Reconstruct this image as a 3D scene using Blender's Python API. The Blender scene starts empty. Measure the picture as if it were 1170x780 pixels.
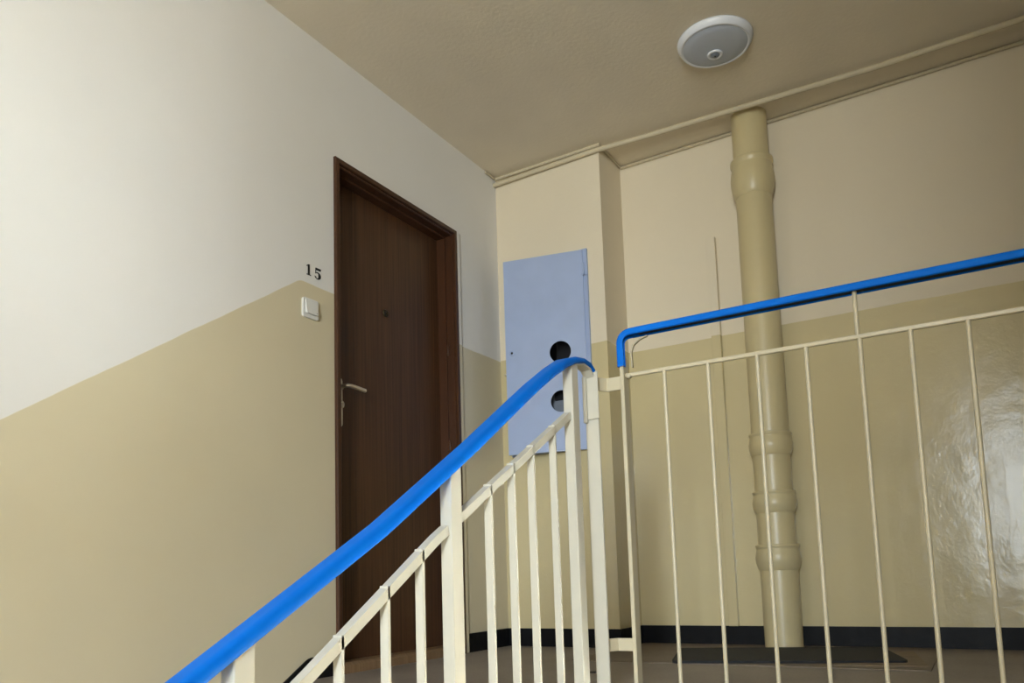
import bpy, bmesh, math, random
from mathutils import Vector, Matrix
random.seed(4)
scene = bpy.context.scene
PI = math.pi

# ------------------------------------------------------------------ camera
cam_d = bpy.data.cameras.new('camera')
cam = bpy.data.objects.new('camera', cam_d)
scene.collection.objects.link(cam)
scene.camera = cam
cam_d.sensor_width = 36.0
cam_d.lens = 27.894
cam_d.shift_x = 0.00837
cam_d.shift_y = 0.14243
cam_d.clip_start = 0.05
CAM = Vector((2.124, 0.0, 0.3452))
yaw, pit, rol = 0.5453, 0.1129, -0.0297
F = Vector((-math.sin(yaw)*math.cos(pit), math.cos(yaw)*math.cos(pit), math.sin(pit)))
R0 = Vector((math.cos(yaw), math.sin(yaw), 0.0)); U0 = R0.cross(F)
Rr = math.cos(rol)*R0 + math.sin(rol)*U0
Ur = -math.sin(rol)*R0 + math.cos(rol)*U0
m = Matrix.Identity(4)
for i in range(3):
    m[i][0], m[i][1], m[i][2], m[i][3] = Rr[i], Ur[i], -F[i], CAM[i]
cam.matrix_world = m

# ------------------------------------------------------------------ exposure, daylight
scene.view_settings.view_transform = 'Standard'
scene.view_settings.look = 'None'
scene.view_settings.gamma = 1.0
scene.view_settings.use_curve_mapping = False
scene.view_settings.exposure = 0.0
SKY = 78.0

# dimensions (metres), landing floor at z = 0, left wall x = 0
W = 4.40                 # hall width
H = 2.50                 # landing ceiling
YS, YB, XS = 3.511, 3.785, 0.613      # shaft front, back wall, shaft side
YF = -3.60               # wall behind the camera, with the stair window
YE = 2.05                # landing edge
D0, D1, DZ = 2.2546, 3.1081, 2.0515   # door frame outer
RISE, RUN, NR = 0.165, 0.275, 8
ZH = -NR*RISE            # half landing
YH = YE - (NR-1)*RUN
ZL = 2*ZH                # lower landing
WX0, WX1, WZ0, WZ1 = 2.35, 3.50, 0.10, 2.20    # stair window in the wall far behind the camera
XR, YJ, XN = 2.50, -1.20, 3.70    # right wall of the stairwell, where it starts, window bay beyond it

world = bpy.data.worlds.new('world'); scene.world = world
world.use_nodes = True
nt = world.node_tree; nt.nodes.clear()
tc = nt.nodes.new('ShaderNodeTexCoord'); sx = nt.nodes.new('ShaderNodeSeparateXYZ')
mr = nt.nodes.new('ShaderNodeMapRange')
mr.inputs[1].default_value = -0.08; mr.inputs[2].default_value = 0.05
mx = nt.nodes.new('ShaderNodeMix'); mx.data_type = 'RGBA'
mx.inputs[6].default_value = (0.66, 0.70, 0.68, 1)
mx.inputs[7].default_value = (0.80, 0.91, 1.0, 1)
bg = nt.nodes.new('ShaderNodeBackground'); bg.inputs[1].default_value = SKY
wo = nt.nodes.new('ShaderNodeOutputWorld')
nt.links.new(tc.outputs['Generated'], sx.inputs[0]); nt.links.new(sx.outputs[2], mr.inputs[0])
nt.links.new(mr.outputs[0], mx.inputs[0]); nt.links.new(mx.outputs[2], bg.inputs[0])
nt.links.new(bg.outputs[0], wo.inputs[0])

def portal(name, loc, rot, w, h):
    pl = bpy.data.lights.new(name, 'AREA'); pl.shape = 'RECTANGLE'; pl.size = w; pl.size_y = h
    pl.cycles.is_portal = True
    po = bpy.data.objects.new(name, pl); scene.collection.objects.link(po)
    po.location = loc; po.rotation_euler = rot
portal('window_portal', ((WX0+WX1)/2, YF-0.26, (WZ0+WZ1)/2), (PI/2, 0, 0), WX1-WX0, WZ1-WZ0)      # faces +y

# ------------------------------------------------------------------ materials
def new_mat(name):
    mt = bpy.data.materials.new(name); mt.use_nodes = True
    return mt, mt.node_tree, mt.node_tree.nodes['Principled BSDF']

def add_bump(nt, bsdf, scale, strength, dist=0.002, detail=3, stretch=None):
    g = nt.nodes.new('ShaderNodeNewGeometry')
    n = nt.nodes.new('ShaderNodeTexNoise'); n.inputs['Scale'].default_value = scale; n.inputs['Detail'].default_value = detail
    b = nt.nodes.new('ShaderNodeBump'); b.inputs['Strength'].default_value = strength; b.inputs['Distance'].default_value = dist
    src = g.outputs['Position']
    if stretch:
        mp = nt.nodes.new('ShaderNodeMapping'); mp.inputs['Scale'].default_value = stretch
        nt.links.new(src, mp.inputs[0]); src = mp.outputs[0]
    nt.links.new(src, n.inputs['Vector'])
    nt.links.new(n.outputs[0], b.inputs['Height']); nt.links.new(b.outputs[0], bsdf.inputs['Normal'])
    return b

def simple(name, col, rough=0.5, var=0.06, vscale=9.0, bump=None, metal=0.0, spec=0.5, stretch=None):
    mt, nt, b = new_mat(name)
    b.inputs['Roughness'].default_value = rough; b.inputs['Metallic'].default_value = metal
    b.inputs['Specular IOR Level'].default_value = spec
    g = nt.nodes.new('ShaderNodeNewGeometry')
    n = nt.nodes.new('ShaderNodeTexNoise'); n.inputs['Scale'].default_value = vscale; n.inputs['Detail'].default_value = 4
    src = g.outputs['Position']
    if stretch:
        mp = nt.nodes.new('ShaderNodeMapping'); mp.inputs['Scale'].default_value = stretch
        nt.links.new(src, mp.inputs[0]); src = mp.outputs[0]
    nt.links.new(src, n.inputs['Vector'])
    r = nt.nodes.new('ShaderNodeValToRGB')
    r.color_ramp.elements[0].position = 0.3; r.color_ramp.elements[1].position = 0.7
    r.color_ramp.elements[0].color = (col[0]*(1-var), col[1]*(1-var), col[2]*(1-var), 1)
    r.color_ramp.elements[1].color = (min(1, col[0]*(1+var)), min(1, col[1]*(1+var)), min(1, col[2]*(1+var)), 1)
    nt.links.new(n.outputs[0], r.inputs[0]); nt.links.new(r.outputs[0], b.inputs['Base Color'])
    if bump: add_bump(nt, b, *bump)
    return mt

UPPER = (0.755, 0.665, 0.515)
LOWER = (0.60, 0.505, 0.29)
UPPER_L = (0.78, 0.76, 0.735)      # left wall, a whiter tone than the other walls
LOWER_L = (0.66, 0.585, 0.415)
def wall_paint(name, level, upper=UPPER, lower=LOWER, slope=None, uneven=0.30):
    """matt cream emulsion above, glossy khaki oil paint below a hand-painted line"""
    mt, nt, b = new_mat(name)
    L = nt.links.new
    g = nt.nodes.new('ShaderNodeNewGeometry'); s = nt.nodes.new('ShaderNodeSeparateXYZ'); L(g.outputs['Position'], s.inputs[0])
    wob = nt.nodes.new('ShaderNodeTexNoise'); wob.inputs['Scale'].default_value = 6; L(g.outputs['Position'], wob.inputs['Vector'])
    wm = nt.nodes.new('ShaderNodeMath'); wm.operation = 'MULTIPLY_ADD'; wm.inputs[1].default_value = 0.010; wm.inputs[2].default_value = -0.005
    L(wob.outputs[0], wm.inputs[0])
    zz = nt.nodes.new('ShaderNodeMath'); zz.operation = 'ADD'; L(s.outputs[2], zz.inputs[0]); L(wm.outputs[0], zz.inputs[1])
    cmp_ = nt.nodes.new('ShaderNodeMath'); cmp_.operation = 'SUBTRACT'; L(zz.outputs[0], cmp_.inputs[0])
    if slope:
        y0, k = slope          # the line follows the stairs below y0
        a = nt.nodes.new('ShaderNodeMath'); a.operation = 'SUBTRACT'; L(s.outputs[1], a.inputs[0]); a.inputs[1].default_value = y0
        c = nt.nodes.new('ShaderNodeMath'); c.operation = 'MULTIPLY_ADD'; L(a.outputs[0], c.inputs[0]); c.inputs[1].default_value = k; c.inputs[2].default_value = level
        d = nt.nodes.new('ShaderNodeMath'); d.operation = 'SMOOTH_MIN'; L(c.outputs[0], d.inputs[0]); d.inputs[1].default_value = level+0.004; d.inputs[2].default_value = 0.02
        L(d.outputs[0], cmp_.inputs[1])
    else:
        cmp_.inputs[1].default_value = level
    mrr = nt.nodes.new('ShaderNodeMapRange'); mrr.inputs[1].default_value = -0.0015; mrr.inputs[2].default_value = 0.0015
    L(cmp_.outputs[0], mrr.inputs[0])
    # colour with faint roller mottling
    mot = nt.nodes.new('ShaderNodeTexNoise'); mot.inputs['Scale'].default_value = 3.5; mot.inputs['Detail'].default_value = 5
    L(g.outputs['Position'], mot.inputs['Vector'])
    mc = nt.nodes.new('ShaderNodeMix'); mc.data_type = 'RGBA'
    mc.inputs[6].default_value = (*lower, 1); mc.inputs[7].default_value = (*upper, 1)
    L(mrr.outputs[0], mc.inputs[0])
    mu = nt.nodes.new('ShaderNodeMix'); mu.data_type = 'RGBA'; mu.blend_type = 'MULTIPLY'; mu.inputs[0].default_value = 1.0
    mm = nt.nodes.new('ShaderNodeMapRange'); mm.inputs[1].default_value = 0.3; mm.inputs[2].default_value = 0.7; mm.inputs[3].default_value = 0.985; mm.inputs[4].default_value = 1.01
    L(mot.outputs[0], mm.inputs[0]); L(mc.outputs[2], mu.inputs[6])
    cmb = nt.nodes.new('ShaderNodeCombineColor')
    for i in range(3): L(mm.outputs[0], cmb.inputs[i])
    L(cmb.outputs[0], mu.inputs[7]); L(mu.outputs[2], b.inputs['Base Color'])
    rr = nt.nodes.new('ShaderNodeMapRange'); rr.inputs[3].default_value = 0.19; rr.inputs[4].default_value = 0.85
    L(mrr.outputs[0], rr.inputs[0]); L(rr.outputs[0], b.inputs['Roughness'])
    sp = nt.nodes.new('ShaderNodeMapRange'); sp.inputs[3].default_value = 0.45; sp.inputs[4].default_value = 0.2
    L(mrr.outputs[0], sp.inputs[0]); L(sp.outputs[0], b.inputs['Specular IOR Level'])
    # uneven plaster + brush marks
    n1 = nt.nodes.new('ShaderNodeTexNoise'); n1.inputs['Scale'].default_value = 11; n1.inputs['Detail'].default_value = 4
    n2 = nt.nodes.new('ShaderNodeTexNoise'); n2.inputs['Scale'].default_value = 75; n2.inputs['Detail'].default_value = 2
    L(g.outputs['Position'], n1.inputs['Vector']); L(g.outputs['Position'], n2.inputs['Vector'])
    b1 = nt.nodes.new('ShaderNodeBump'); b1.inputs['Strength'].default_value = uneven; b1.inputs['Distance'].default_value = 0.006
    b2 = nt.nodes.new('ShaderNodeBump'); b2.inputs['Strength'].default_value = uneven; b2.inputs['Distance'].default_value = 0.0012
    L(n1.outputs[0], b1.inputs['Height']); L(n2.outputs[0], b2.inputs['Height']); L(b1.outputs[0], b2.inputs['Normal'])
    L(b2.outputs[0], b.inputs['Normal'])
    return mt

M = {}
M['wall_left'] = wall_paint('paint_left_wall', 1.474, UPPER_L, LOWER_L, slope=(2.065, 0.672), uneven=0.10)
M['wall'] = wall_paint('paint_wall', 1.4846)
M['ceiling'] = simple('ceiling_paint', (0.80, 0.715, 0.575), 0.9, 0.03, 4, (60, 0.35, 0.003, 4), spec=0.2)
M['pipe'] = simple('khaki_oil_paint', LOWER, 0.34, 0.03, 6, (22, 0.25, 0.003))
M['cream'] = simple('cream_enamel', (0.55, 0.515, 0.425), 0.36, 0.03, 14, (40, 0.2, 0.001))
M['cream_old'] = simple('yellowed_cream_enamel', (0.56, 0.49, 0.34), 0.36, 0.03, 14, (40, 0.2, 0.001))
M['trim'] = simple('cream_trim_paint', (0.60, 0.52, 0.37), 0.75, 0.03, 14)
M['khaki_trim'] = simple('khaki_trim_paint', (0.58, 0.50, 0.32), 0.35, 0.03, 14)
M['blue_pvc'] = simple('blue_plastic', (0.001, 0.135, 0.60), 0.5, 0.03, 8, spec=0.10)
M['black'] = simple('black_enamel', (0.006, 0.006, 0.007), 0.42, 0.2, 20, (30, 0.35, 0.003), spec=0.15)
M['box_blue'] = simple('pale_blue_enamel', (0.36, 0.44, 0.655), 0.42, 0.03, 10, (50, 0.1, 0.001))
M['dark'] = simple('dark_interior', (0.018, 0.018, 0.020), 0.8, 0.2)
M['meter'] = simple('meter_grey', (0.20, 0.225, 0.27), 0.45, 0.1)
M['meter_black'] = simple('meter_black', (0.02, 0.02, 0.022), 0.3, 0.1)
M['chrome'] = simple('worn_nickel', (0.62, 0.58, 0.52), 0.35, 0.1, 30, metal=0.9)
M['brass'] = simple('dull_brass', (0.05, 0.042, 0.03), 0.4, 0.1, 30, metal=0.9)
M['white_plastic'] = simple('white_plastic', (0.74, 0.73, 0.70), 0.35, 0.01)
M['lamp_ring'] = simple('white_lamp_ring', (0.80, 0.82, 0.88), 0.35, 0.01)
M['lamp_diff'] = simple('opal_diffuser', (0.50, 0.545, 0.64), 0.45, 0.02)
M['rubber'] = simple('black_rubber', (0.016, 0.016, 0.017), 0.85, 0.2, 60, (120, 0.6, 0.002))
M['steel'] = simple('underside_shade_steel', (0.012, 0.013, 0.018), 0.6, 0.2, 30, spec=0.2)  # near-black carries the shade beneath the landing handrail
M['ink'] = simple('black_paint', (0.008, 0.008, 0.008), 0.6, 0.1)
M['wood_board'] = simple('worn_brown_board', (0.20, 0.145, 0.095), 0.6, 0.35, 5, stretch=(3, 22, 3))
M['leaf'] = simple('dry_leaf_brown', (0.03, 0.02, 0.015), 0.7, 0.2)

def wood(name, c1, c2, rough):
    mt, nt, b = new_mat(name); L = nt.links.new
    g = nt.nodes.new('ShaderNodeNewGeometry'); mp = nt.nodes.new('ShaderNodeMapping'); mp.inputs['Scale'].default_value = (14, 55, 1.1)
    n = nt.nodes.new('ShaderNodeTexNoise'); n.inputs['Scale'].default_value = 1.6; n.inputs['Detail'].default_value = 6; n.inputs['Distortion'].default_value = 0.3
    L(g.outputs['Position'], mp.inputs[0]); L(mp.outputs[0], n.inputs['Vector'])
    r = nt.nodes.new('ShaderNodeValToRGB'); r.color_ramp.elements[0].position = 0.3; r.color_ramp.elements[1].position = 0.72
    r.color_ramp.elements[0].color = (*c1, 1); r.color_ramp.elements[1].color = (*c2, 1)
    L(n.outputs[0], r.inputs[0]); L(r.outputs[0], b.inputs['Base Color'])
    b.inputs['Roughness'].default_value = rough; b.inputs['Specular IOR Level'].default_value = 0.3
    return mt
M['door'] = wood('walnut_veneer', (0.050, 0.021, 0.009), (0.090, 0.040, 0.017), 0.42)
M['frame'] = wood('brown_frame_paint', (0.052, 0.021, 0.010), (0.075, 0.031, 0.015), 0.33)
M['threshold'] = wood('oak_threshold', (0.17, 0.10, 0.05), (0.24, 0.15, 0.08), 0.5)

def floor_mat(name, base, dark):
    mt, nt, b = new_mat(name); L = nt.links.new
    g = nt.nodes.new('ShaderNodeNewGeometry')
    n1 = nt.nodes.new('ShaderNodeTexNoise'); n1.inputs['Scale'].default_value = 2.2; n1.inputs['Detail'].default_value = 6
    n2 = nt.nodes.new('ShaderNodeTexNoise'); n2.inputs['Scale'].default_value = 90; n2.inputs['Detail'].default_value = 2
    v = nt.nodes.new('ShaderNodeTexVoronoi'); v.inputs['Scale'].default_value = 70
    for q in (n1, n2, v): L(g.outputs['Position'], q.inputs['Vector'])
    r = nt.nodes.new('ShaderNodeValToRGB'); r.color_ramp.elements[0].position = 0.32; r.color_ramp.elements[1].position = 0.7
    r.color_ramp.elements[0].color = (*dark, 1); r.color_ramp.elements[1].color = (*base, 1)
    ad = nt.nodes.new('ShaderNodeMath'); ad.operation = 'MULTIPLY_ADD'; ad.inputs[1].default_value = 0.35
    L(n2.outputs[0], ad.inputs[0]); 
    h = nt.nodes.new('ShaderNodeMath'); h.operation = 'MULTIPLY'; h.inputs[1].default_value = 0.65; L(n1.outputs[0], h.inputs[0]); L(h.outputs[0], ad.inputs[2])
    L(ad.outputs[0], r.inputs[0]); L(r.outputs[0], b.inputs['Base Color'])
    b.inputs['Roughness'].default_value = 0.55
    return mt
M['floor'] = floor_mat('terrazzo_floor', (0.33, 0.285, 0.25), (0.20, 0.17, 0.15))
M['lino'] = floor_mat('brown_linoleum', (0.25, 0.20, 0.155), (0.14, 0.105, 0.08))
M['stair'] = floor_mat('terrazzo_stair', (0.35, 0.31, 0.27), (0.24, 0.21, 0.18))

def glass_mat():
    mt = bpy.data.materials.new('window_glass'); mt.use_nodes = True; nt = mt.node_tree; nt.nodes.clear()
    o = nt.nodes.new('ShaderNodeOutputMaterial'); t = nt.nodes.new('ShaderNodeBsdfTransparent'); gl = nt.nodes.new('ShaderNodeBsdfGlossy')
    gl.inputs['Roughness'].default_value = 0.02
    n = nt.nodes.new('ShaderNodeTexNoise'); n.inputs['Scale'].default_value = 2
    rr = nt.nodes.new('ShaderNodeMapRange'); rr.inputs[3].default_value = 0.93; rr.inputs[4].default_value = 0.97
    cc = nt.nodes.new('ShaderNodeCombineColor'); nt.links.new(n.outputs[0], rr.inputs[0])
    for i in range(3): nt.links.new(rr.outputs[0], cc.inputs[i])
    nt.links.new(cc.outputs[0], t.inputs[0])
    f = nt.nodes.new('ShaderNodeFresnel'); f.inputs[0].default_value = 1.3; mxs = nt.nodes.new('ShaderNodeMixShader')
    nt.links.new(f.outputs[0], mxs.inputs[0]); nt.links.new(t.outputs[0], mxs.inputs[1]); nt.links.new(gl.outputs[0], mxs.inputs[2]); nt.links.new(mxs.outputs[0], o.inputs[0])
    return mt
M['glass'] = glass_mat()

# ------------------------------------------------------------------ mesh helpers
def B(): return bmesh.new()
def sharp(*faces):
    for f in faces:
        for e in f.edges: e.smooth = False
def box(bm, x0, x1, y0, y1, z0, z1, bev=0.0, seg=2):
    t = bmesh.new()
    bmesh.ops.create_cube(t, size=1.0)
    for v in t.verts:
        v.co = Vector((x0+(v.co.x+.5)*(x1-x0), y0+(v.co.y+.5)*(y1-y0), z0+(v.co.z+.5)*(z1-z0)))
    if bev: bmesh.ops.bevel(t, geom=t.edges[:], offset=bev, segments=seg, affect='EDGES', profile=0.5)
    merge(bm, t)
    return bm
def merge(bm, t, mat=None):
    vm = {}
    for v in t.verts: vm[v] = bm.verts.new(mat @ v.co if mat else v.co)
    for f in t.faces:
        try: nf = bm.faces.new([vm[v] for v in f.verts]); nf.smooth = f.smooth
        except ValueError: pass
    t.free()
def sweep(bm, path, prof, side=None, cap=True, smooth=True, closed=False):
    """sweep a closed 2D profile (a, b) along a polyline; a along 'side' direction, b along the up direction"""
    path = [Vector(q) for q in path]; n = len(path); rings = []
    for i, q in enumerate(path):
        if i == 0: t = path[1]-q
        elif i == n-1: t = q-path[i-1]
        else: t = (path[i+1]-q).normalized()+(q-path[i-1]).normalized()
        t.normalize()
        s = Vector(side) if side else (Vector((0, 0, 1)).cross(t) if abs(t.z) < .95 else Vector((1, 0, 0)))
        s = (s - t*s.dot(t)).normalized(); u = t.cross(s)
        if side is None and u.z < 0: u = -u
        k = 1.0
        if 0 < i < n-1:
            c = max(0.3, math.sqrt(max(0.0, (1+(path[i+1]-q).normalized().dot((q-path[i-1]).normalized()))/2))); k = 1/c
        rings.append([bm.verts.new(q + s*a + u*b*k) for a, b in prof])
    m_ = len(prof)
    for i in range(n-1):
        for j in range(m_):
            f = bm.faces.new((rings[i][j], rings[i][(j+1) % m_], rings[i+1][(j+1) % m_], rings[i+1][j])); f.smooth = smooth
    if cap: sharp(bm.faces.new(rings[0]), bm.faces.new(rings[-1]))
    return bm
def circ(r, n=12): return [(r*math.cos(2*PI*k/n), r*math.sin(2*PI*k/n)) for k in range(n)]
def rrect(w, h, r, n=4):
    out = []
    for cx, cy, a0 in ((w/2-r, h/2-r, 0), (-w/2+r, h/2-r, 90), (-w/2+r, -h/2+r, 180), (w/2-r, -h/2+r, 270)):
        for k in range(n+1):
            a = math.radians(a0+90*k/n); out.append((cx+r*math.cos(a), cy+r*math.sin(a)))
    return out
def lathe(bm, prof, c, n=32, smooth=True, axis='z'):
    """prof: list of (r, h); axis z up by default"""
    c = Vector(c); rings = []
    def put(r, a, h):
        if axis == 'z': return c+Vector((r*math.cos(a), r*math.sin(a), h))
        if axis == 'x': return c+Vector((h, r*math.cos(a), r*math.sin(a)))
        return c+Vector((r*math.cos(a), h, r*math.sin(a)))
    for r, h in prof:
        if r < 1e-6: rings.append([bm.verts.new(put(0, 0, h))])
        else: rings.append([bm.verts.new(put(r, 2*PI*k/n, h)) for k in range(n)])
    for a, b in zip(rings, rings[1:]):
        for k in range(n):
            k2 = (k+1) % n
            if len(a) == 1 and len(b) == 1: continue
            if len(a) == 1: f = bm.faces.new((a[0], b[k], b[k2]))
            elif len(b) == 1: f = bm.faces.new((a[k], b[0], a[k2]))
            else: f = bm.faces.new((a[k], b[k], b[k2], a[k2]))
            f.smooth = smooth
    if len(rings[0]) > 1: sharp(bm.faces.new(rings[0]))
    if len(rings[-1]) > 1: sharp(bm.faces.new(rings[-1]))
    return bm
def prism(bm, pts, axis, a, b):
    """extrude a 2D polygon between a and b along an axis. axis x: pts=(y,z); y: (x,z); z: (x,y)"""
    def put(p, h):
        return {'x': (h, p[0], p[1]), 'y': (p[0], h, p[1]), 'z': (p[0], p[1], h)}[axis]
    A = [bm.verts.new(put(p, a)) for p in pts]; Bv = [bm.verts.new(put(p, b)) for p in pts]
    bm.faces.new(A); bm.faces.new(list(reversed(Bv)))
    for i in range(len(pts)):
        j = (i+1) % len(pts); bm.faces.new((A[j], A[i], Bv[i], Bv[j]))
    return bm

WORLD = {}
def link(o): scene.collection.objects.link(o); return o
def obj(name, bm, mat, parent=None, origin=None):
    """link a bmesh (in world coordinates) as one mesh object"""
    bmesh.ops.remove_doubles(bm, verts=bm.verts[:], dist=1e-6)
    bmesh.ops.recalc_face_normals(bm, faces=bm.faces[:])
    if origin is None:
        xs = [v.co for v in bm.verts]
        lo = Vector((min(v.x for v in xs), min(v.y for v in xs), min(v.z for v in xs)))
        hi = Vector((max(v.x for v in xs), max(v.y for v in xs), max(v.z for v in xs)))
        origin = Vector(((lo.x+hi.x)/2, (lo.y+hi.y)/2, lo.z))
    origin = Vector(origin)
    bmesh.ops.translate(bm, vec=-origin, verts=bm.verts[:])
    me = bpy.data.meshes.new(name); bm.to_mesh(me); bm.free()
    me.materials.append(M[mat] if isinstance(mat, str) else mat)
    o = link(bpy.data.objects.new(name, me))
    if parent:
        o.parent = parent; o.location = origin - WORLD[parent]
    else: o.location = origin
    WORLD[o] = origin
    return o
def tag(o, label=None, cat=None, group=None, kind=None):
    if label: o['label'] = label
    if cat: o['category'] = cat
    if group: o['group'] = group
    if kind: o['kind'] = kind
    return o
def thing(name, loc, label, cat, group=None, kind=None):
    o = link(bpy.data.objects.new(name, None)); o.location = loc; o.empty_display_size = 0.1
    WORLD[o] = Vector(loc)
    return tag(o, label, cat, group, kind)
def part_copy(src, parent, delta):
    c = src.copy(); link(c); c.parent = parent; c.location = src.location + Vector(delta)
    WORLD[c] = WORLD[src] + Vector(delta)
    return c
def struct(name, bm, mat, label, cat): return tag(obj(name, bm, mat), label, cat, kind='structure')

# ------------------------------------------------------------------ the setting
T = 0.20
# left wall with the door opening
bm = B()
ZB = ZL - 0.2
box(bm, -T, 0, YF-T, D0+0.012, ZB, H)
box(bm, -T, 0, D1-0.012, YB+T, ZB, H)
box(bm, -T, 0, D0+0.012, D1-0.012, DZ-0.012, H)
box(bm, -T, 0, D0+0.012, D1-0.012, ZB, -0.02)
struct('wall_left', bm, 'wall_left', 'left stairwell wall, white cream above and khaki oil paint below a line following the stairs', 'wall')
bm = B(); box(bm, 0, W+T, YB, YB+T, ZB, H)
struct('wall_back', bm, 'wall', 'landing end wall behind the soil pipe, cream above and glossy khaki below', 'wall')
bm = B(); box(bm, W, W+T, YE-T, YB, ZB, H)
struct('wall_landing_end', bm, 'wall', 'far right end wall of the landing, out of the picture', 'wall')
bm = B()
box(bm, XR, XR+T, YJ, YE, ZB, H); box(bm, XR+T, XN+T, YJ, YJ+T, ZB, H); box(bm, XN, XN+T, YF, YJ, ZB, H)
box(bm, XR+T, W, YE-T, YE, ZB, H)
struct('wall_right', bm, 'wall', 'right wall of the stairwell beside the viewer', 'wall')
# wall behind the camera with the stair window opening
bm = B()
box(bm, 0, WX0, YF-T, YF, ZB, H); box(bm, WX1, XN+T, YF-T, YF, ZB, H)
box(bm, WX0, WX1, YF-T, YF, ZB, WZ0); box(bm, WX0, WX1, YF-T, YF, WZ1, H)
struct('wall_front', bm, 'wall', 'wall of the half landing that holds the stair window', 'wall')
bm = B(); box(bm, -T, W+T, YF-T, YB+T, H, H+0.15)
struct('ceiling', bm, 'ceiling', 'beige painted plaster ceiling over the landing', 'ceiling')
bm = B(); box(bm, 0, W, YE, YB, -0.16, 0, 0.004, 1)
struct('floor', bm, 'floor', 'grey brown worn floor of the landing', 'floor')
bm = B(); box(bm, 0, XN, YF, YH, ZH-0.16, ZH)
struct('floor_half_landing', bm, 'floor', 'grey terrazzo floor of the half landing below', 'floor')
bm = B(); box(bm, 0, XR, YF, YB, ZL-0.16, ZL)
struct('floor_lower', bm, 'floor', 'grey terrazzo floor of the storey below', 'floor')

# installation shaft with the recess of the meter cabinet
CX0, CX1, CZ0, CZ1, CD = 0.085, 0.500, 0.985, 1.945, 0.19
bm = B()
xs_ = [0, CX0, CX1, XS]; zs_ = [0, CZ0, CZ1, H]
def quad(bm, *c):
    return bm.faces.new([bm.verts.new(q) for q in c])
for i in range(3):
    for k in range(3):
        if i == 1 and k == 1: continue
        quad(bm, (xs_[i], YS, zs_[k]), (xs_[i+1], YS, zs_[k]), (xs_[i+1], YS, zs_[k+1]), (xs_[i], YS, zs_[k+1]))
quad(bm, (XS, YS, 0), (XS, YB, 0), (XS, YB, H), (XS, YS, H))
quad(bm, (0, YS, 0), (0, YS, H), (0, YB, H), (0, YB, 0))
quad(bm, (0, YB, 0), (0, YB, H), (XS, YB, H), (XS, YB, 0))
quad(bm, (0, YS, 0), (0, YB, 0), (XS, YB, 0), (XS, YS, 0)); quad(bm, (0, YS, H), (XS, YS, H), (XS, YB, H), (0, YB, H))
yb_ = YS+CD
quad(bm, (CX0, YS, CZ0), (CX0, yb_, CZ0), (CX0, yb_, CZ1), (CX0, YS, CZ1)); quad(bm, (CX1, YS, CZ0), (CX1, YS, CZ1), (CX1, yb_, CZ1), (CX1, yb_, CZ0))
quad(bm, (CX0, YS, CZ0), (CX1, YS, CZ0), (CX1, yb_, CZ0), (CX0, yb_, CZ0)); quad(bm, (CX0, YS, CZ1), (CX0, yb_, CZ1), (CX1, yb_, CZ1), (CX1, YS, CZ1))
quad(bm, (CX0, yb_, CZ0), (CX1, yb_, CZ0), (CX1, yb_, CZ1), (CX0, yb_, CZ1))
struct('wall_shaft', bm, 'wall', 'boxed-in installation shaft in the corner carrying the blue meter cabinet', 'wall')

# black painted skirting
HB = 0.088
def band(pts, axis, a, b): return prism(B(), pts, axis, a, b)
struct('baseboard_left', band([(D1+0.035, 0), (YS, 0), (YS, HB), (D1+0.035, HB)], 'x', 0, 0.006), 'black', 'short black skirting between the door and the shaft', 'baseboard')
slope = 0.60
pts = [(D0-0.004, -0.30), (D0-0.004, 0.078), (2.125, 0.078), (2.11, 0.075), (2.095, 0.068), (0.13, 0.068-slope*(2.095-0.13)), (0.13, 0.068-slope*(2.095-0.13)-0.22), (2.0, -0.30)]
struct('baseboard_stairs', band(pts, 'x', 0, 0.006), 'black', 'black skirting left of the door that drops along the stairs', 'baseboard')
struct('baseboard_shaft', band([(0.006, YS-0.006), (XS+0.006, YS-0.006), (XS+0.006, YB-0.006), (XS, YB-0.006), (XS, YS), (0.006, YS)], 'z', 0, HB), 'black', 'black skirting wrapped around the shaft corner', 'baseboard')
struct('baseboard_back', band([(XS, 0), (W, 0), (W, HB), (XS, HB)], 'y', YB-0.006, YB), 'black', 'long black skirting along the end wall behind the pipe', 'baseboard')

# pale raised strip beside the door frame
bm = B(); box(bm, 0, 0.010, D1-0.002, D1+0.030, 0.0, DZ, 0.004)
struct('trim_1', bm, 'wall_left', 'narrow raised plaster strip at the right edge of the door frame', 'trim')

# windows: frame, transom, panes, sill (built facing +y, then turned into place)
def window(name, centre, w, z0, z1, rotz, label, mull):
    base = Vector((centre[0], centre[1], z0))
    win = thing(name, base, label, 'window', kind='structure'); win.rotation_euler = (0, 0, rotz)
    h = z1-z0; e = 0.06
    def put(nm, bm, mt):
        bmesh.ops.translate(bm, vec=base, verts=bm.verts[:]); return obj(nm, bm, mt, win)
    bm = B()
    box(bm, -w/2, -w/2+e, -0.17, -0.11, 0, h); box(bm, w/2-e, w/2, -0.17, -0.11, 0, h)
    box(bm, -w/2+e, w/2-e, -0.17, -0.11, 0, e); box(bm, -w/2+e, w/2-e, -0.17, -0.11, h-e, h)
    put('window_frame', bm, 'white_plastic')
    xs = [-w/2+e] + [(-w/2 + w*k/(mull+1)) for k in range(1, mull+1)] + [w/2-e]
    for x in xs[1:-1]:
        bm = B(); box(bm, x-0.025, x+0.025, -0.165, -0.115, e, h-e); put('mullion', bm, 'white_plastic')
    for i in range(len(xs)-1):
        a = xs[i]+(0.025 if i else 0); b = xs[i+1]-(0.025 if i < len(xs)-2 else 0)
        bm = B(); box(bm, a, b, -0.143, -0.137, e, h-e); put('pane', bm, 'glass')
    bm = B(); box(bm, -w/2, w/2, -0.11, 0.0, 0, 0.02, 0.004); put('window_sill', bm, 'white_plastic')
    return win
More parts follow.
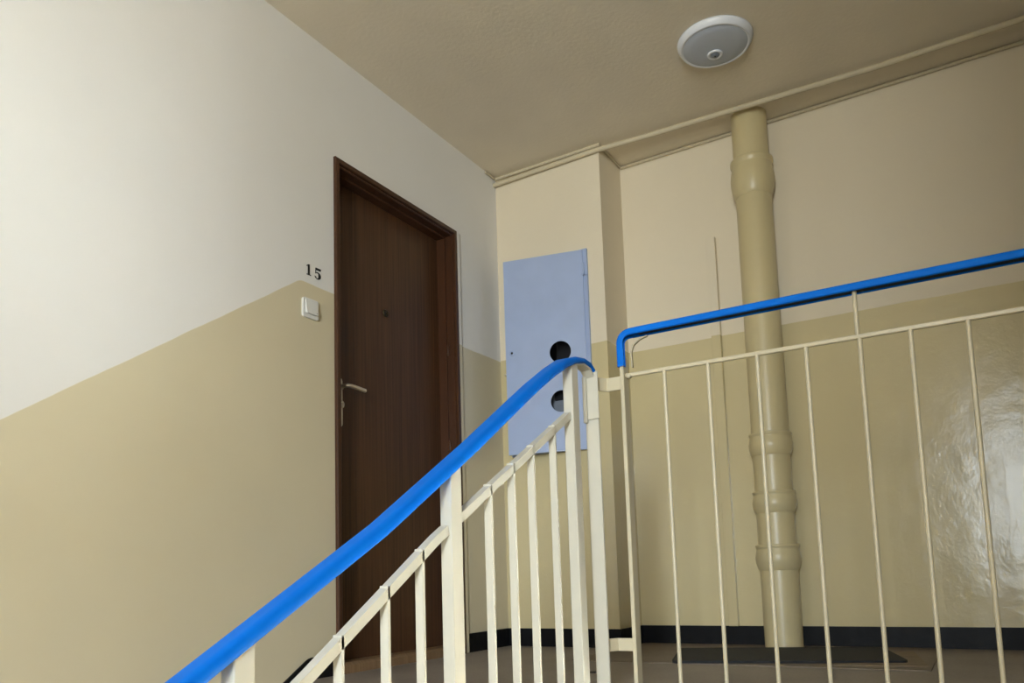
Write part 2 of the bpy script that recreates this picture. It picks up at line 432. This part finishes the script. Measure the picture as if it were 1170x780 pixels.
window('window_1', ((WX0+WX1)/2, YF), WX1-WX0, WZ0, WZ1, 0, 'white two-pane stair window in the wall behind the viewer', 1)

# stairs
st = thing('stairs', (0.56, YE, 0), 'flight of grey terrazzo stairs rising along the left wall to the landing', 'stairs', kind='structure')
for i in range(NR-1):
    z = -(i+1)*RISE; y1 = YE-i*RUN
    bm = B(); box(bm, 0.0, 1.12, y1-RUN, y1+0.02, z-RISE-0.02, z, 0.004, 1)
    tag(obj('step', bm, 'stair', st))
st2 = thing('stairs.001', (1.95, YH, ZH), 'flight of grey terrazzo stairs leading down from the half landing', 'stairs', kind='structure')
for i in range(NR-1):
    z = ZH-(i+1)*RISE; y0 = YH+i*RUN
    bm = B(); box(bm, 1.36, 2.48, y0-0.02, y0+RUN, z-RISE-0.02, z, 0.004, 1)
    obj('step', bm, 'stair', st2)

# ------------------------------------------------------------------ door
door = thing('door_1', (0, (D0+D1)/2, 0), 'dark brown veneered flat door in a brown frame, lever handle on its left edge', 'door', kind='structure')
def door_frame():
    # profile (inset from the outer edge, x); mitred around three sides
    prof = [(0, -0.02), (0, 0.011), (0.003, 0.014), (0.019, 0.014), (0.022, 0.011), (0.022, 0.003), (0.026, 0.003), (0.029, 0.006), (0.033, 0.003), (0.033, -0.035), (0.042, -0.035), (0.042, -0.115), (0, -0.115)]
    bm = B(); rings = []
    for c in range(4):
        ring = []
        for a, x in prof:
            y = D0+a if c in (0, 1) else D1-a
            z = -0.0 if c in (0, 3) else DZ-a
            ring.append(bm.verts.new((x, y, z)))
        rings.append(ring)
    n = len(prof)
    for a, b in zip(rings, rings[1:]):
        for j in range(n): bm.faces.new((a[j], a[(j+1) % n], b[(j+1) % n], b[j]))
    sharp(bm.faces.new(rings[0]), bm.faces.new(rings[-1]))
    return bm
obj('door_frame', door_frame(), 'frame', door)
LX = -0.080
bm = B(); box(bm, LX-0.04, LX, D0+0.042, D1-0.042, 0.036, DZ-0.042, 0.002, 1)
leaf = obj('door_leaf', bm, 'door', door)
bm = B(); prism(bm, [(LX-0.03, 0), (0.012, 0), (0.012, 0.030), (-0.002, 0.040), (LX-0.03, 0.040)], 'y', D0+0.034, D1-0.034)
tag(obj('threshold', bm, 'threshold', door), 'worn wooden threshold')
# peephole
bm = B(); lathe(bm, [(0.018, 0), (0.018, 0.003), (0.015, 0.006), (0.009, 0.006), (0.007, 0.003), (0, 0.003)], (LX, 2.664, 1.527), 20, axis='x')
tag(obj('peephole', bm, 'brass', leaf), 'dull brass peephole')
# handle plate, lever, cylinder
hy = 2.362
bm = B()
plate = [(hy+q[0], 1.072+q[1]) for q in rrect(0.034, 0.205, 0.016, 5)]
prism(bm, plate, 'x', LX, LX+0.006)
tag(obj('handle_plate', bm, 'chrome', leaf), 'narrow nickel handle plate')
bm = B()
sweep(bm, [(LX+0.004, hy, 1.135), (LX+0.035, hy, 1.135), (LX+0.047, hy+0.004, 1.135), (LX+0.052, hy+0.018, 1.135), (LX+0.053, hy+0.06, 1.133), (LX+0.050, hy+0.105, 1.131)], circ(0.0085, 12), side=(0, 0, 1))
lathe(bm, [(0.014, 0), (0.014, 0.012), (0.010, 0.016)], (LX+0.004, hy, 1.135), 16, axis='x')
tag(obj('handle', bm, 'chrome', leaf), 'nickel lever handle')
bm = B(); lathe(bm, [(0.017, 0), (0.017, 0.012), (0.013, 0.016), (0.006, 0.016), (0.006, 0.010), (0, 0.010)], (LX+0.004, hy, 1.062), 20, axis='x')
tag(obj('lock_cylinder', bm, 'chrome', leaf), 'round lock cylinder')
# hinges on the right jamb
for z in (0.95, 1.42):
    bm = B(); lathe(bm, [(0.004, 0), (0.0055, 0.003), (0.0055, 0.05), (0.004, 0.053)], (-0.030, D1-0.036, z), 10)
    obj('hinge', bm, 'frame', door)

# house number
num = thing('house_number', (0.001, 2.148, 1.512), 'black painted number 15 on the wall left of the door', 'number')
def digit_one(y0, z0, h):
    w = h*0.62; c = y0+w*0.56; s = h*0.115
    return prism(B(), [(y0+w*0.12, z0), (y0+w, z0), (y0+w, z0+h*0.06), (c+s, z0+h*0.10), (c+s, z0+h), (c-s*0.4, z0+h), (y0+w*0.10, z0+h*0.82), (y0+w*0.10, z0+h*0.77), (c-s, z0+h*0.83), (c-s, z0+h*0.10), (y0+w*0.12, z0+h*0.06)], 'x', 0.0002, 0.0014)
def digit_five(y0, z0, h):
    w = h*0.80; bm = B()
    prism(bm, [(y0+w*0.14, z0+h), (y0+w*0.14, z0+h*0.80), (y0+w*0.88, z0+h*0.80), (y0+w*0.98, z0+h*1.02), (y0+w*0.90, z0+h)], 'x', 0.0002, 0.0014)
    prism(bm, [(y0+w*0.10, z0+h*0.98), (y0+w*0.10, z0+h*0.48), (y0+w*0.20, z0+h*0.52), (y0+w*0.22, z0+h*0.98)], 'x', 0.0002, 0.0013)
    cy, cz = y0+w*0.46, z0+h*0.31
    outer, inner = [], []
    for k in range(25):
        a = math.radians(150-k*345/24*1.0)
        if k > 24: break
        t = k/24; th = (0.06+0.20*math.sin(PI*min(1, t*1.15)))
        ro = h*0.325
        outer.append((cy+1.22*ro*math.cos(a), cz+ro*math.sin(a)))
        inner.append((cy+1.22*(ro-h*th)*math.cos(a), cz+(ro-h*th*0.55)*math.sin(a)))
    # stop the bowl at the lower-left tip
    outer, inner = outer[:23], inner[:23]
    for i in range(len(outer)-1):
        prism(bm, [outer[i], outer[i+1], inner[i+1], inner[i]], 'x', 0.0002, 0.0012)
    lathe(bm, [(h*0.075, 0.0002), (h*0.075, 0.0013)], (0, y0+w*0.14, z0+h*0.14), 12, axis='x')
    return bm
obj('digit', digit_one(2.102, 1.511, 0.043), 'ink', num)
obj('digit', digit_five(2.148, 1.509, 0.044), 'ink', num)

# light switch
sw = thing('light_switch', (0, 2.120, 1.338), 'white square rocker switch on the khaki wall under the number', 'switch')
bm = B(); prism(bm, [(2.120+a, 1.378+b) for a, b in rrect(0.080, 0.076, 0.010, 5)], 'x', 0, 0.009); obj('switch_plate', bm, 'white_plastic', sw)
bm = B()
pr = [(2.121+a, 1.383+b) for a, b in rrect(0.058, 0.056, 0.006, 4)]
prism(bm, pr, 'x', 0.008, 0.015)
for v in bm.verts:
    if v.co.x > 0.012: v.co.x += 0.004*(1.383-v.co.z)/0.028
rk = obj('rocker', bm, 'white_plastic', sw)
bm = B(); lathe(bm, [(0.0022, 0), (0.0022, 0.002)], (0.0165, 2.143, 1.362), 10, axis='x'); obj('indicator', bm, 'meter', rk)

# ------------------------------------------------------------------ meter cabinet
cab = thing('meter_cabinet', (0.29, YS, 0.955), 'pale blue steel meter cabinet with two round holes, its door slightly ajar', 'cabinet')
bm = B(); fz0, fz1, fx0, fx1 = 0.960, 1.972, 0.062, 0.528
box(bm, fx0, CX0, YS-0.014, YS+0.002, fz0, fz1); box(bm, CX1, fx1, YS-0.014, YS+0.002, fz0, fz1)
box(bm, CX0, CX1, YS-0.014, YS+0.002, fz0, CZ0); box(bm, CX0, CX1, YS-0.014, YS+0.002, CZ1, fz1)
obj('cabinet_frame', bm, 'box_blue', cab)
bm = B(); e = 0.002
box(bm, CX0+e, CX1-e, YS+CD-0.008, YS+CD-0.002, CZ0+e, CZ1-e)
box(bm, CX0+e, CX0+0.006, YS, YS+CD-0.008, CZ0+e, CZ1-e); box(bm, CX1-0.006, CX1-e, YS, YS+CD-0.008, CZ0+e, CZ1-e)
box(bm, CX0+0.006, CX1-0.006, YS, YS+CD-0.008, CZ0+e, CZ0+0.006); box(bm, CX0+0.006, CX1-0.006, YS, YS+CD-0.008, CZ1-0.006, CZ1-e)
obj('cabinet_liner', bm, 'dark', cab)
# door leaf: local (s from hinge leftwards, z) with two round holes, then turned about the hinge
HX, HY, ANG, DW = 0.508, 3.490, math.radians(12.84), 0.417
dzb, dzt = 0.955, 1.966
holes = [(0.131, 1.456, 0.055), (0.134, 1.206, 0.055)]
u = Vector((-math.cos(ANG), -math.sin(ANG), 0)); nrm = Vector((math.sin(ANG), -math.cos(ANG), 0))
def dpt(s, z, d): return Vector((HX, HY, 0)) + u*s + nrm*d + Vector((0, 0, z))
def plate_with_holes(bm, th):
    cells = []
    q = 0.075
    s0, s1 = holes[0][0]-q, holes[0][0]+q
    zr = [dzb, holes[1][1]-q, holes[1][1]+q, holes[0][1]-q, holes[0][1]+q, dzt]
    sr = [0, s0, s1, DW]
    for d in (0.0, th):
        for k in range(5):
            for i in range(3):
                if i == 1 and k in (1, 3):
                    hs, hz, hr = holes[1] if k == 1 else holes[0]
                    n = 32; c0, c1 = [], []
                    for j in range(n):
                        a = 2*PI*j/n+PI/4; cs, sn = math.cos(a), math.sin(a)
                        mxx = max(abs(cs), abs(sn))
                        # square perimeter of the cell
                        ps = (sr[1]+sr[2])/2 + cs/mxx*(sr[2]-sr[1])/2; pz = (zr[k]+zr[k+1])/2 + sn/mxx*(zr[k+1]-zr[k])/2
                        c0.append(bm.verts.new(dpt(ps, pz, d))); c1.append(bm.verts.new(dpt(hs+hr*cs, hz+hr*sn, d)))
                    for j in range(n): bm.faces.new((c0[j], c0[(j+1) % n], c1[(j+1) % n], c1[j]))
                else:
                    quad(bm, dpt(sr[i], zr[k], d), dpt(sr[i+1], zr[k], d), dpt(sr[i+1], zr[k+1], d), dpt(sr[i], zr[k+1], d))
    for hs, hz, hr in holes:
        n = 32
        for j in range(n):
            a, b = 2*PI*j/n+PI/4, 2*PI*(j+1)/n+PI/4
            quad(bm, dpt(hs+hr*math.cos(a), hz+hr*math.sin(a), 0), dpt(hs+hr*math.cos(b), hz+hr*math.sin(b), 0), dpt(hs+hr*math.cos(b), hz+hr*math.sin(b), th), dpt(hs+hr*math.cos(a), hz+hr*math.sin(a), th))
    # folded rim around the leaf, going back
    fold = -0.016
    for (sa, za, sb, zb) in ((0, dzb, DW, dzb), (DW, dzb, DW, dzt), (DW, dzt, 0, dzt), (0, dzt, 0, dzb)):
        quad(bm, dpt(sa, za, th), dpt(sb, zb, th), dpt(sb, zb, fold), dpt(sa, za, fold))
bm = B(); plate_with_holes(bm, 0.0015)
cdoor = obj('cabinet_door', bm, 'box_blue', cab)
for z in (1.07, 1.83):
    bm = B(); lathe(bm, [(0.004, 0), (0.0055, 0.002), (0.0055, 0.063), (0.004, 0.065)], (HX+0.006, HY-0.008, z), 12)
    box(bm, HX+0.006, fx1+0.004, YS-0.018, YS-0.013, z+0.004, z+0.06)
    obj('hinge', bm, 'box_blue', cab)
bm = B(); c = dpt(0.383, 1.477, 0.0015)
mtx = Matrix(((u.x, 0, nrm.x, c.x), (u.y, 0, nrm.y, c.y), (0, 1, 0, c.z), (0, 0, 0, 1)))
t = B(); lathe(t, [(0.014, 0), (0.014, 0.002), (0.012, 0.003), (0, 0.003)], (0, 0, 0), 24); merge(bm, t, mtx)
lk = obj('lock', bm, 'box_blue', cdoor)
bm = B(); t = B(); lathe(t, [(0.006, 0.0028), (0.006, 0.0036), (0, 0.0036)], (0, 0, 0), 12); merge(bm, t, mtx)
obj('keyhole', bm, 'ink', lk)
bm = B(); lathe(bm, [(0.007, 0), (0.007, -0.010), (0.004, -0.014), (0, -0.014)], (0.034, YS, 1.402), 14, axis='y')
obj('latch_stud', bm, 'trim', cab)
# electricity meters behind the holes
mtr = thing('electricity_meter', (0.37, YS+0.14, 1.32), 'dark electricity meter seen through the upper round hole of the blue cabinet', 'meter')
bm = B(); box(bm, 0.29, 0.46, YS+0.075, YS+CD-0.008, 1.32, 1.60, 0.012); obj('meter_case', bm, 'meter_black', mtr)
for x0, x1 in ((0.315, 0.368), (0.385, 0.445)):
    bm = B(); box(bm, x0, x1, YS+0.012, YS+0.076, 1.36, 1.435, 0.004); obj('terminal_cover', bm, 'meter', mtr)
mtr2 = thing('electricity_meter.001', (0.37, YS+0.14, 1.06), 'grey meter casing seen through the lower round hole of the blue cabinet', 'meter')
bm = B(); box(bm, 0.27, 0.46, YS+0.03, YS+CD-0.008, 1.06, 1.30, 0.012); obj('meter_case', bm, 'meter', mtr2)
bm = B(); box(bm, 0.30, 0.43, YS+0.025, YS+0.032, 1.23, 1.28, 0.004); obj('meter_window', bm, 'meter_black', mtr2)

# ------------------------------------------------------------------ soil pipe
PX, PY = 1.316, 3.688
sp = thing('soil_pipe', (PX, PY, 0), 'khaki painted cast iron soil pipe with four socket collars on the end wall', 'pipe')
bm = B(); r = 0.0815
lathe(bm, [(r, 0.004), (r, 2.5)], (PX, PY, 0), 40); tube = obj('pipe_run', bm, 'pipe', sp)
def socket(z0, z1, rb, lip=0.012):
    # z1 rim at the top, bulge narrowing downwards
    h = z1-z0
    bm = B()
    pr = [(r+0.001, -0.004), (r+0.004, 0.0), (r+0.55*(rb-r), 0.12*h), (rb-0.002, 0.30*h), (rb, 0.48*h), (rb-0.004, 0.66*h), (r+0.55*(rb-r), 0.80*h), (r+0.50*(rb-r), 0.86*h), (rb-0.003, 0.90*h), (rb-0.003, 0.985*h), (rb-0.006, h), (r+0.001, h-0.002)]
    lathe(bm, pr, (PX, PY, z0), 40)
    return obj('socket_collar', bm, 'pipe', sp)
for z0, z1, rb in ((2.09, 2.27, 0.1005), (0.860, 0.960, 0.0965), (0.600, 0.695, 0.0965), (0.345, 0.455, 0.098)):
    socket(z0, z1, rb)
bm = B(); box(bm, PX-0.012, PX+0.012, PY+0.07, YB, 1.6, 1.63); obj('wall_bracket', bm, 'pipe', sp)

# cable trunking on the end wall
bm = B(); box(bm, 1.056, 1.100, YB-0.030, YB, HB, 1.981, 0.0025)
tk = tag(obj('cable_trunking', bm, 'wall'), 'flat vertical cable duct left of the soil pipe, painted like the wall', 'cable duct')

# gas pipe under the ceiling
bm = B()
sweep(bm, [(0.0, 3.495, 2.455), (0.05, 3.495, 2.457), (0.60, 3.4975, 2.466), (0.70, 3.515, 2.471), (0.865, 3.540, 2.478), (1.339, 3.563, 2.478), (1.88, 3.590, 2.478), (2.418, 3.587, 2.478), (W, 3.59, 2.478)], circ(0.0125, 14))
tag(obj('gas_pipe', bm, 'trim'), 'thin cream pipe running under the ceiling across the shaft and to the right', 'pipe')
# thin cables clipped into the ceiling corner
def cable(path, r_, label):
    bm = B(); sweep(bm, path, circ(r_, 8)); return tag(obj('cable', bm, 'trim'), label, 'cable', 'cables in the ceiling corner')
cable([(0.007, 3.40, H-0.012), (0.007, YS-0.012, H-0.010)], 0.006, 'short cream cable on the left wall by the ceiling corner')
cable([(0.007, YS-0.010, H-0.010), (XS-0.02, YS-0.010, H-0.008), (XS+0.012, YS-0.010, H-0.008)], 0.0095, 'cream cable along the ceiling above the shaft front, its end cut')
cable([(XS+0.008, YS-0.02, H-0.008), (XS+0.008, YB-0.012, H-0.008)], 0.006, 'cream cable on the side of the shaft by the ceiling')
cable([(XS+0.008, YB-0.008, H-0.010), (W, YB-0.008, H-0.010)], 0.0085, 'long cream cable along the top of the end wall')

# ------------------------------------------------------------------ ceiling lamp
LXC, LYC = 1.341, 3.062
lamp = thing('ceiling_lamp', (LXC, LYC, H-0.034), 'round white ceiling lamp with motion sensor, switched off', 'lamp')
bm = B(); lathe(bm, [(0.130, -0.024), (0.135, -0.027), (0.140, -0.024), (0.150, -0.007), (0.151, 0.0), (0.130, 0.0)], (LXC, LYC, H), 56); obj('lamp_ring', bm, 'lamp_ring', lamp)
bm = B(); lathe(bm, [(0.131, -0.021), (0.127, -0.025), (0.095, -0.030), (0.05, -0.033), (0.0, -0.034)], (LXC, LYC, H), 56); obj('diffuser', bm, 'lamp_diff', lamp)
bm = B(); lathe(bm, [(0.0315, -0.031), (0.0315, -0.036), (0.028, -0.040), (0.021, -0.039), (0.0195, -0.035)], (LXC-0.012, LYC+0.036, H), 32)
sr_ = obj('sensor_ring', bm, 'lamp_ring', lamp)
bm = B(); lathe(bm, [(0.0195, -0.032), (0.018, -0.038), (0.012, -0.042), (0.0, -0.044)], (LXC-0.012, LYC+0.036, H), 24); obj('sensor_lens', bm, 'meter', sr_)
bm = B(); lathe(bm, [(0.004, -0.043), (0.004, -0.045), (0, -0.0455)], (LXC-0.012, LYC+0.036, H), 12); obj('sensor_dot', bm, 'meter_black', sr_)

# ------------------------------------------------------------------ floor things
bm = B(); box(bm, 0.63, 1.93, 2.965, YB-0.007, 0.0, 0.003)
tag(obj('linoleum_sheet', bm, 'lino'), 'brown worn linoleum sheet on the floor in front of the pipe', 'linoleum')
bm = B(); a = math.radians(15.5)
mat_pts = [(1.062+q[0]*math.cos(a)-q[1]*math.sin(a), 2.942+q[0]*math.sin(a)+q[1]*math.cos(a)) for q in [(p_[0]+0.41, p_[1]+0.265) for p_ in rrect(0.82, 0.53, 0.03, 4)]]
prism(bm, mat_pts, 'z', 0.003, 0.013)
tag(obj('door_mat', bm, 'rubber'), 'black rubber doormat lying crooked at the foot of the pipe', 'doormat')
bm = B(); a2 = math.radians(9)
bp = [(1.62+q[0]*math.cos(a2)-q[1]*math.sin(a2), 3.03+q[0]*math.sin(a2)+q[1]*math.cos(a2)) for q in ((0, 0), (0.30, 0), (0.30, 0.50), (0, 0.50))]
prism(bm, bp, 'z', 0.003, 0.0032+0.0018)
tag(obj('floor_board', bm, 'wood_board'), 'thin brown board sticking out under the right end of the doormat', 'board')
lf = B(); prism(lf, [(0.862, 2.60), (0.880, 2.592), (0.905, 2.60), (0.90, 2.612), (0.884, 2.606), (0.868, 2.616)], 'z', 0.0, 0.006)
tag(obj('dry_leaf', lf, 'leaf'), 'tiny dark dry leaf on the floor between the two railings', 'leaf')

# ------------------------------------------------------------------ stair railing (parallel to the left wall)
XA, XB = 1.140, 1.170; XM = 1.155
def lerp_path(path, y):
    for (y0, z0), (y1, z1) in zip(path, path[1:]):
        if y0 <= y <= y1: return z0+(z1-z0)*(y-y0)/(y1-y0)
    return path[-1][1]
HR = [(-0.02, -0.205), (0.60, 0.145), (0.72, 0.207), (1.143, 0.440), (1.45, 0.632), (1.74, 0.8215), (1.85, 0.888), (1.93, 0.930), (1.985, 0.950), (2.04, 0.960)]
MRL = [(-0.02, -0.39), (0.50, -0.095), (0.964, 0.194), (1.32, 0.4255), (1.917, 0.765), (2.0, 0.812)]
def nose(y): return -(YE-y)*slope
rail = thing('stair_railing', (XM, 1.1, nose(1.1)), 'cream steel stair railing with blue plastic handrail rising to the landing', 'railing')
# posts (rectangular tube, top cut along the handrail)
for y in (0.20, 0.80, 1.36, 1.959):
    y0, y1 = (y, y+0.040)
    bm = B()
    prism(bm, [(y0, nose(y0)-0.22), (y1, nose(y1)-0.22), (y1, lerp_path(HR, y1)-0.010), (y0, lerp_path(HR, y0)-0.010)], 'x', XA, XB)
    bmesh.ops.bevel(bm, geom=bm.edges[:], offset=0.002, segments=1, affect='EDGES')
    obj('post', bm, 'cream', rail)
# end post: flat bar with the bent handrail bar welded on
bm = B(); box(bm, 1.136, 1.178, 2.110, 2.118, -0.20, 0.945, 0.0015, 1); obj('end_post', bm, 'cream', rail)
bm = B(); box(bm, 1.134, 1.146, 2.098, 2.110, 0.790, 0.93, 0.002, 1); box(bm, 1.146, 1.182, 2.104, 2.110, 0.80, 0.94, 0.0015, 1)
obj('cover_plate', bm, 'cream', rail)
# flat bar under the handrail
bm = B()
bar = [(XM, y, z-0.009) for y, z in HR[1:]] + [(XM, 2.085, 0.945), (XM, 2.108, 0.925), (XM+0.004, 2.113, 0.895)]
sweep(bm, [(XM, HR[0][0], HR[0][1]-0.009)]+bar, [(-0.016, -0.003), (0.016, -0.003), (0.016, 0.003), (-0.016, 0.003)], side=(1, 0, 0), smooth=False)
obj('handrail_bar', bm, 'cream', rail)
bm = B()
hp = [(XM, y, z) for y, z in HR] + [(XM, 2.085, 0.958), (XM, 2.115, 0.944), (XM+0.002, 2.129, 0.922)]
prof = rrect(0.046, 0.028, 0.0125, 5)
sweep(bm, hp[:8], prof, side=(1, 0, 0)); 
bm2 = B()
# taper towards the flattened end over the last metres of the bar
def sweep_taper(bm, path, widths, heights):
    rings = []
    n = len(path)
    for i, q in enumerate(path):
        q = Vector(q)
        t = (Vector(path[min(n-1, i+1)])-Vector(path[max(0, i-1)])).normalized()
        s = Vector((1, 0, 0)); s = (s-t*s.dot(t)).normalized(); uu = t.cross(s)
        if uu.dot(Vector((0, 1, 1))) < 0: uu = -uu
        hh = heights[i]; rings.append([bm.verts.new(q+s*a+uu*b) for a, b in rrect(widths[i], hh, hh*0.44, 5)])
    m_ = len(rings[0])
    for A, Bv in zip(rings, rings[1:]):
        for j in range(m_):
            f = bm.faces.new((A[j], A[(j+1) % m_], Bv[(j+1) % m_], Bv[j])); f.smooth = True
    sharp(bm.faces.new(rings[0]), bm.faces.new(rings[-1]))
bm.free()
ws = [0.046]*7+[0.048, 0.047, 0.044, 0.040, 0.036, 0.034]
hs_ = [0.028]*7+[0.026, 0.020, 0.015, 0.012, 0.010, 0.009]
sweep_taper(bm2, hp, ws, hs_)
tag(obj('handrail', bm2, 'blue_pvc', rail), 'bright blue plastic handrail')
# sloping flat rails between the posts
segs = [(-0.02, 0.20), (0.24, 0.80), (0.84, 1.36), (1.40, 1.959)]
for y0, y1 in segs:
    pth = [(XM-0.002, y0, lerp_path(MRL, y0))] + [(XM-0.002, y, z) for y, z in MRL if y0 < y < y1] + [(XM-0.002, y1, lerp_path(MRL, y1))]
    bm = B(); sweep(bm, pth, [(-0.010, -0.0095), (0.010, -0.0095), (0.010, 0.0095), (-0.010, 0.0095)], side=(1, 0, 0), smooth=False)
    obj('sloping_rail', bm, 'cream', rail)
    bm = B(); sweep(bm, [(XM-0.002, y0, nose(y0)-0.07), (XM-0.002, y1, nose(y1)-0.07)], [(-0.010, -0.009), (0.010, -0.009), (0.010, 0.009), (-0.010, 0.009)], side=(1, 0, 0), smooth=False)
    obj('bottom_rail', bm, 'cream', rail)
for y in (0.08, 0.32, 0.44, 0.56, 0.68, 0.925, 1.037, 1.162, 1.270, 1.532, 1.638, 1.738, 1.860):
    zt = lerp_path(MRL, y)
    bm = B(); box(bm, XM-0.012, XM+0.008, y-0.004, y+0.004, nose(y)-0.065, zt+0.0135, 0.001, 1)
    obj('baluster', bm, 'cream', rail)

# ------------------------------------------------------------------ landing railing (parallel to the end wall)
YR = 2.168
lr = thing('landing_railing', (2.8, YR, 0), 'cream steel guard railing with level blue handrail along the landing edge', 'railing')
XE = 1.240
bm = B(); box(bm, XE-0.006, XE+0.006, YR-0.018, YR+0.020, 0.0, 0.99, 0.0015, 1); obj('end_post', bm, 'cream_old', lr)
# blue handrail turned down at its end
arc = [(XE, YR, 0.955), (XE, YR, 1.015)] + [(XE+0.030-0.030*math.cos(math.radians(q)), YR, 1.026+0.030*math.sin(math.radians(q))) for q in (0, 15, 30, 45, 60, 75, 88)] + [(XE+0.05, YR, 1.0565), (1.9, YR, 1.0575), (W, YR, 1.0575)]
bm = B()
# hollow plastic cover, open on its underside
prof = [(-0.015, 0.010), (-0.015, -0.003), (0.015, -0.003), (0.015, 0.010), (0.021, 0.010), (0.0235, 0.007), (0.0235, -0.006), (0.021, -0.0095), (0.017, -0.011), (-0.017, -0.011), (-0.021, -0.0095), (-0.0235, -0.006), (-0.0235, 0.007), (-0.021, 0.010)]
def sweep_fixed(bm, path, prof, scale=None):
    rings = []; n = len(path)
    for i, q in enumerate(path):
        q = Vector(q); t = (Vector(path[min(n-1, i+1)])-Vector(path[max(0, i-1)])).normalized()
        s = Vector((0, 1, 0)); uu = s.cross(t)
        k = scale[i] if scale else 1.0          # narrower sections keep their front edge
        rings.append([bm.verts.new(q+s*((a+0.0235)*k-0.0235 if scale else a)+uu*b) for a, b in prof])
    m_ = len(prof)
    for A, Bv in zip(rings, rings[1:]):
        for j in range(m_):
            f = bm.faces.new((A[j], A[(j+1) % m_], Bv[(j+1) % m_], Bv[j])); f.smooth = True
    sharp(bm.faces.new(rings[0]), bm.faces.new(rings[-1]))
sweep_fixed(bm, arc, prof, [0.35, 0.36, 0.38, 0.42, 0.5, 0.62, 0.75, 0.88, 0.97] + [1.0]*(len(arc)-9))
tag(obj('handrail', bm, 'blue_pvc', lr), 'level blue plastic handrail turned down at its end')
bm = B(); box(bm, XE+0.05, W, YR-0.0145, YR+0.0145, 1.0500, 1.0600); tag(obj('handrail_bar', bm, 'steel', lr), 'steel bar under the blue cover, coloured near-black as its underside shade')  # bar fills the hollow cover, underside shade put into its colour
# curled strip of the bare bar behind the bend
bm = B(); sweep_fixed(bm, [(XE+0.024, YR+0.012, 0.955), (XE+0.022, YR+0.012, 1.0), (XE+0.030, YR+0.012, 1.022), (XE+0.050, YR+0.012, 1.036), (XE+0.075, YR+0.012, 1.043)], [(-0.006, -0.0012), (0.006, -0.0012), (0.006, 0.0012), (-0.006, 0.0012)])
obj('bent_strip', bm, 'cream_old', lr)
ZM = 0.930
bm = B(); box(bm, XE+0.006, W, YR-0.0055, YR+0.0055, ZM-0.0060, ZM+0.0060, 0.002, 1); obj('middle_rail', bm, 'cream_old', lr)
bm = B(); lathe(bm, [(0.0, -0.008), (0.007, -0.008), (0.007, 0.008), (0.0, 0.008)], (XE+0.018, YR-0.006, ZM-0.004), 10, axis='y'); obj('weld', bm, 'cream_old', lr)
bm = B(); box(bm, XE+0.006, W, YR-0.0065, YR+0.0065, -0.045+0.05, -0.032+0.05, 0.002, 1); obj('bottom_rail', bm, 'cream_old', lr)
bx = [1.365, 1.493, 1.629, 1.756, 1.887, 2.003, 2.127] + [2.127+0.127*k for k in range(1, 18)]
bm = B(); lathe(bm, [(0.0058, 0.012), (0.0058, ZM)], (bx[0], YR, 0), 10); b0 = obj('baluster', bm, 'cream_old', lr)
for x in bx[1:]: part_copy(b0, lr, (x-bx[0], 0, 0))
bm = B(); lathe(bm, [(0.0058, ZM), (0.0058, 1.060)], (bx[4]-0.004, YR, 0), 10); s0 = obj('handrail_stay', bm, 'cream_old', lr)
for k in (9, 14, 19): part_copy(s0, lr, (bx[k]-bx[4], 0, 0))
# bent flat brackets tying the two railings together
for z0, z1 in ((0.890, 0.930), (0.125, 0.161)):
    bm = B()
    P0, P1, P2 = (1.166, 2.118), (1.186, YR-0.006), (XE-0.006, YR-0.006)
    o_ = 0.006
    prism(bm, [P0, P1, P2, (P2[0], P2[1]+o_), (P1[0]-0.003, P1[1]+o_), (P0[0]-o_, P0[1]+0.002)], 'z', z0, z1)
    obj('bracket', bm, 'cream_old', lr)
